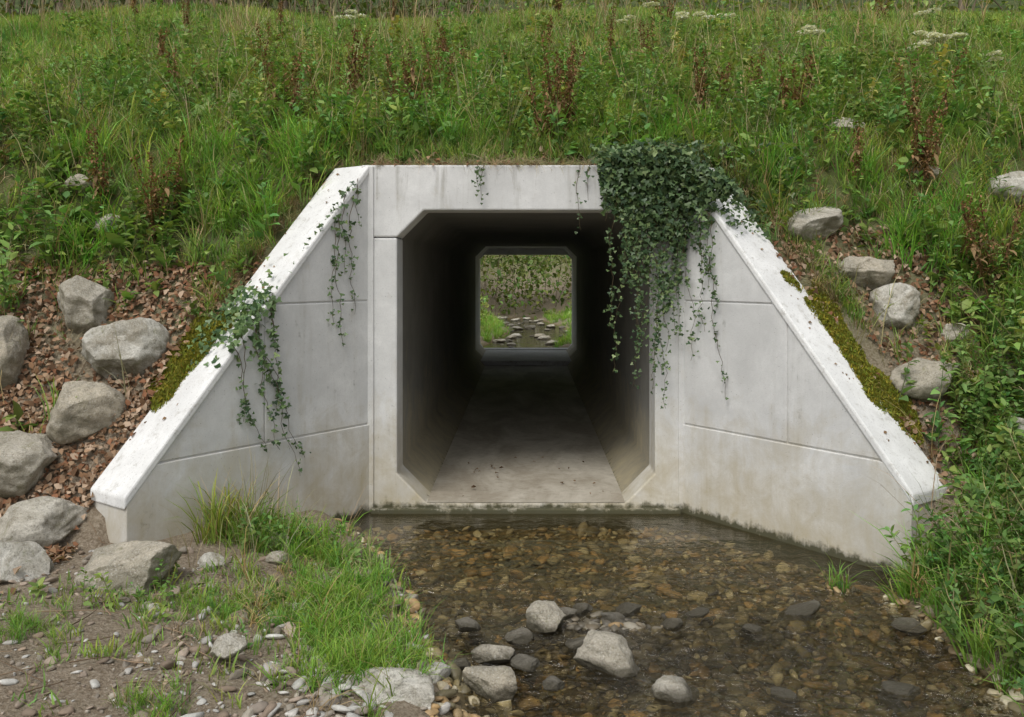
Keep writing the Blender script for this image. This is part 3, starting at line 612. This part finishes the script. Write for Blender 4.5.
bot=np.interp(x,[.55,.60,.72,.9,1.05,1.15,1.22,1.35,1.5],[2.55,2.25,1.85,1.62,1.6,1.75,2.05,2.25,2.4])+.2*wob(x,x*0,.08,3)
top=np.interp(x,[.55,.7,.95,1.2,1.5],[2.60,2.70,2.74,2.66,2.35])+.05*wob(x,x*0,.1,6); z=top-(top-bot)*u**1.35
gap=wob(x,z*.6,.16,9)+.35*(1-u)
keep=(rng.random(n)<np.interp(u,[0,.45,1],[1,.65,.25]))&(gap>-.22)&(rng.random(n)<np.interp(x,[1.1,1.3,1.5],[1,.6,.3])); x,u,z=x[keep],u[keep],z[keep]
bulge=.04+.13*np.sin(np.clip(1-u,0,1)*2.2)*np.interp(x,[.55,.8,1.2,1.5],[.3,1,1,.5]); y=wing_y(x)-bulge*rng.uniform(.15,1,len(x))+rng.normal(0,.025,len(x))-.02
y=np.minimum(y,wing_y(x)-.03)
I.mass(np.stack([x,y,z],1),-math.pi/2,(.024,.046),.7)
n=3000; x=rng.uniform(.5,2.05,n); y=rng.uniform(-.2,.5,n); zz=np.maximum(terrain(x,y),np.where((y<.33)&(np.abs(x)<1.3),2.62,0)); m=(zz>2.0)&(rng.random(n)<np.interp(x,[.5,.7,1.5,2.05],[.3,1,.75,.12]))&(wob(x,y,.3,6)>-.3); x,y,zz=x[m],y[m],zz[m]
I.mass(np.stack([x,y,zz+rng.uniform(.01,.18,len(x))*rng.uniform(.3,1,len(x))],1),-math.pi/2,(.024,.046),.9,1.15)
n=420; t=rng.uniform(.0,.30,n); nn=rng.uniform(-.05,.40,n); x,y,z=coping_pt(1,t,nn); m=rng.random(n)<np.interp(t,[0,.15,.3],[1,.7,.12]); I.mass(np.stack([x,y,z+rng.uniform(.01,.08,n)],1)[m],-math.pi/2,(.022,.042),.9,1.1)
for (x,l) in [(.60,.45),(.64,1.05),(.68,1.25),(.72,1.5),(.76,1.62),(.79,1.3),(.84,1.1),(.88,1.35),(.93,1.0),(.97,1.55),(1.01,1.78),(1.05,1.85),(1.09,1.4),(1.13,1.1),(1.17,1.5),(1.21,.9),(1.26,1.1),(1.31,.8),(1.36,.6),(.70,.95),(.95,1.2),(1.03,1.5),(1.11,1.25),(.86,1.5),(.99,1.35),(1.15,1.35)]:
    I.strand(x,2.62 if x<1.2 else float(wing_top(x,1.05)),l*rng.uniform(.92,1.05) if x<1.2 else l,dens=.018,off=.09,wig=.04)
for x,l in [(.42,.5),(.47,.28)]: I.strand(x,2.62,l,dens=.03,leaf=(.018,.035),off=.03)
I.strand(1.33,1.95,1.05,drift=.08,dens=.03,off=.04)
for k in range(22):
    x0=rng.uniform(.8,1.7); p0=np.array([x0,.1,2.66]); d=np.array([rng.uniform(-.2,.5),rng.uniform(-.3,.1),0]); u=np.linspace(0,1,7)[:,None]; P=p0+d*u+np.array([0,0,1])*(.17*np.sin(u*3)-.1*u); tube(I.S,P,.002,.0012,(.16,.13,.07),3)
    Q=P[1:]+rng.normal(0,.01,(6,3)); I.mass(Q,-math.pi/2,(.02,.035),.8,1.2)
I.done()
I=Ivy()
for x,l in [(-1.27,.95),(-1.30,.6),(-1.34,1.05),(-1.38,.8),(-1.24,.35)]: I.strand(x,float(wing_top(x,1.1))-.02,l,dens=.024,off=.03,leaf=(.018,.036))
n=200; x=-rng.uniform(1.25,1.6,n); y=wing_y(x)+rng.uniform(-.03,.3,n); I.mass(np.stack([x,y,wing_top(x,1.1)+rng.uniform(-.02,.05,n)],1),-math.pi/2,(.02,.04),.8)
for x,l in [(-.32,.28),(-.35,.18)]: I.strand(x,2.62,l,dens=.015,leaf=(.02,.03),off=.03)
I.done()
I=Ivy()
n=420; t=rng.normal(.60,.06,n); nn=rng.uniform(-.05,.40,n); x=-(1.19+1.04*t+.803*nn); y=-1.4*t+.596*nn; z=H-(H-.5)/1.1*t+rng.uniform(.0,.10,n); I.mass(np.stack([x,y,z],1),-math.pi/2,(.026,.044),.8,1.5)
for x,l,dr in [(-1.72,.75,.06),(-1.76,.95,.12),(-1.80,1.08,.22),(-1.84,.8,.14),(-1.88,.5,.05),(-1.7,.4,.03),(-1.78,1.0,.27)]: I.strand(x,float(wing_top(x,1.1)),l,drift=dr,dens=.020,off=.05,leaf=(.022,.042))
I.done()
# ------------------------------------------------------------------ thickets
BL_=[]
for _ in range(4):
    V,F=leaf_geo(.13,.09,.2); BL_.append((V,F,np.ones((len(V),3))))
def thicket(name,x0,x1,y0,y1,h,n,stick,dark=1.,size=(.6,1.5),thr=-.35):
    a=Acc(); x=rng.uniform(x0,x1,n); y=rng.uniform(y0,y1,n); hh=h*(.75+.35*wob(x,y,1.6,5)); u=rng.random(n)**.8
    cl=wob(x*1.0,u*h*2+y,.5,12); m=cl+rng.normal(0,.5,n)>thr; x,y,hh,u,cl=x[m],y[m],hh[m],u[m],cl[m]; n=len(x)
    c=np.array([.09,.14,.04])*dark*(1+.5*cl[:,None])*rng.uniform(.6,1.5,(n,1))*np.stack([rng.uniform(.8,1.5,n),np.ones(n),np.ones(n)],1)
    inst(a,BL_,np.stack([x,y,terrain(x,y)+u*hh],1),Rz(rng.uniform(0,6.3,n))@Rx(rng.normal(-.3,.7,n)),rng.uniform(*size,n),c)
    o=a.obj(name,M_leaf); s=Acc()
    for _ in range(stick):
        xx,yy=rng.uniform(x0,x1),rng.uniform(y0,y1); L=h*rng.uniform(.6,1.2); k=np.linspace(0,1,5)
        P=np.stack([xx+rng.normal(0,.25)*k*L,yy+rng.normal(0,.2)*k*L,float(terrain(xx,yy))+L*k],1); P[1:-1]+=rng.normal(0,.03,(3,3)); g=rng.uniform(.6,1.5); tube(s,P,rng.uniform(.006,.018),.003,(.24*g,.19*g,.14*g),4)
    s.obj('stems',M_bark,False,o)
thicket('shrub_thicket',-13,-1,9.0,10.9,1.6,6500,520,1.1)
thicket('shrub_thicket',-1,13,9.3,10.9,.8,6500,200,2.3)
thicket('shrub_thicket',-7,7,26,31,5.5,13000,90,1.6,(.9,2.2),-.1)
thicket('shrub_thicket',-6,-1.3,16,25,1.2,4000,40,2.4); thicket('shrub_thicket',1.5,6,16,25,1.2,4000,40,2.4)
a=Acc(); n=2800; x=rng.uniform(-5,5,n); y=rng.uniform(13,27,n); m=(np.abs(x-.35*np.sin(y*.4))>.88); x,y=x[m],y[m]; n=len(x); inst(a,T_lush,place(x,y),upR(n),rng.uniform(.8,1.6,n),tints(n)*1.25); a.obj('far_bank_grass',M_grass)
for k in range(46):
    y=rng.uniform(14,28); x=.35*math.sin(y*.4)+rng.uniform(-.9,.9); w_=rng.uniform(.1,.34); boulder(x,y,w_,w_*.8,w_*.4,600+k,.2,'stream_stone',M_wet if k%3==0 else None,-.01)
s=Acc(); l=Acc()
for k in range(9):
    p0=np.array([3.2,18+rng.normal(0,.8),3.6]); p1=np.array([rng.uniform(-1.2,1.2),18+rng.normal(0,1),rng.uniform(1.5,2.4)]); u=np.linspace(0,1,8)[:,None]; P=p0*(1-u)+p1*u+np.array([0,0,.6])*np.sin(u*3.14); tube(s,P,.02,.004,(.12,.10,.07),4)
    n=90; t=rng.random(n); Q=np.stack([np.interp(t,u[:,0],P[:,i]) for i in range(3)],1)+rng.normal(0,.12,(n,3)); inst(l,BL_,Q,Rz(rng.uniform(0,6.3,n))@Rx(rng.normal(-.3,.7,n)),rng.uniform(.4,.8,n),np.array([.16,.25,.06])*rng.uniform(.6,1.5,(n,1)))
tube(s,[(3.3,18,.3),(3.25,18,2),(3.2,18,3.7),(3.4,18.2,6)],.12,.05,(.10,.08,.06),8)
n=900; Q=np.array([3.2,18,5.5])+rng.normal(0,1,(n,3))*np.array([1.2,1.2,1.]); inst(l,BL_,Q,Rz(rng.uniform(0,6.3,n))@Rx(rng.normal(-.3,.7,n)),rng.uniform(.7,1.4,n),np.array([.07,.12,.03])*rng.uniform(.6,1.5,(n,1)))
o=s.obj('overhanging_tree',M_bark,True); l.obj('leaves',M_leaf,False,o)
for k,(x,y) in enumerate([(-7.1,9.4),(-6.3,9.9),(-5.6,9.3),(-4.4,9.6),(-8.3,9.4),(-5.0,10.2),(-6.8,10.1),(8.0,9.8)]):
    s=Acc(); l=Acc(); z0=float(terrain(x,y)); hh=rng.uniform(4,5.5); u=np.linspace(0,1,8)
    P=np.stack([x+rng.normal(0,.2)*u+.05*np.sin(u*7+k),y+0*u,z0-.1+hh*u],1); tube(s,P,.09,.02,(.26,.21,.165),8)
    for b in range(12):
        t=rng.uniform(.3,.95); p=np.array([np.interp(t,u,P[:,i]) for i in range(3)]); az=rng.uniform(0,6.3); L=rng.uniform(.7,1.5)*(1.2-t); q=p+np.array([math.cos(az)*L,math.sin(az)*L,.5*L])
        tube(s,[p,(p+q)/2+rng.normal(0,.05,3),q],.025,.006,(.15,.12,.09),4)
        n=120; Q=p+(q-p)*rng.uniform(.3,1.15,(n,1))+rng.normal(0,.22,(n,3)); inst(l,BL_,Q,Rz(rng.uniform(0,6.3,n))@Rx(rng.normal(-.3,.7,n)),rng.uniform(.5,1.2,n),np.array([.07,.115,.03])*rng.uniform(.6,1.5,(n,1)))
    o=s.obj('young_tree',M_bark,True); l.obj('leaves',M_leaf,False,o)
# ------------------------------------------------------------------ light, sky, camera
w=bpy.data.worlds.new('World'); sc.world=w; w.use_nodes=True; nt=w.node_tree; bg=nt.nodes['Background']
sky=nt.nodes.new('ShaderNodeTexSky'); sky.sky_type='NISHITA'; sky.sun_disc=False; sky.sun_elevation=math.radians(55); sky.sun_rotation=math.radians(204); sky.dust_density=3.
hs=nt.nodes.new('ShaderNodeHueSaturation'); hs.inputs['Saturation'].default_value=.22
nt.links.new(sky.outputs[0],hs.inputs['Color']); nt.links.new(hs.outputs[0],bg.inputs[0]); bg.inputs[1].default_value=.15
sd=bpy.data.lights.new('sun','SUN'); sd.energy=1.5; sd.angle=math.radians(22); sd.color=(1,.97,.91)
so=link(bpy.data.objects.new('sun',sd)); el=math.radians(55); az=math.radians(204)
dv=Vector((math.sin(az)*math.cos(el),math.cos(az)*math.cos(el),math.sin(el))); so.rotation_euler=dv.to_track_quat('Z','Y').to_euler()
cd=bpy.data.cameras.new('camera'); cam=link(bpy.data.objects.new('camera',cd)); cam.location=(0,-6.77,1.82); cam.rotation_euler=(math.radians(90),0,0)
cd.sensor_width=36; cd.lens=900/1024*36; cd.shift_x=-14/1024; cd.shift_y=-88.5/1024; cd.clip_end=1000
sc.camera=cam
sc.view_settings.view_transform='Standard'; sc.view_settings.look='None'; sc.view_settings.exposure=0
print('polys',sum(len(o.data.polygons) for o in bpy.data.objects if o.type=='MESH'))
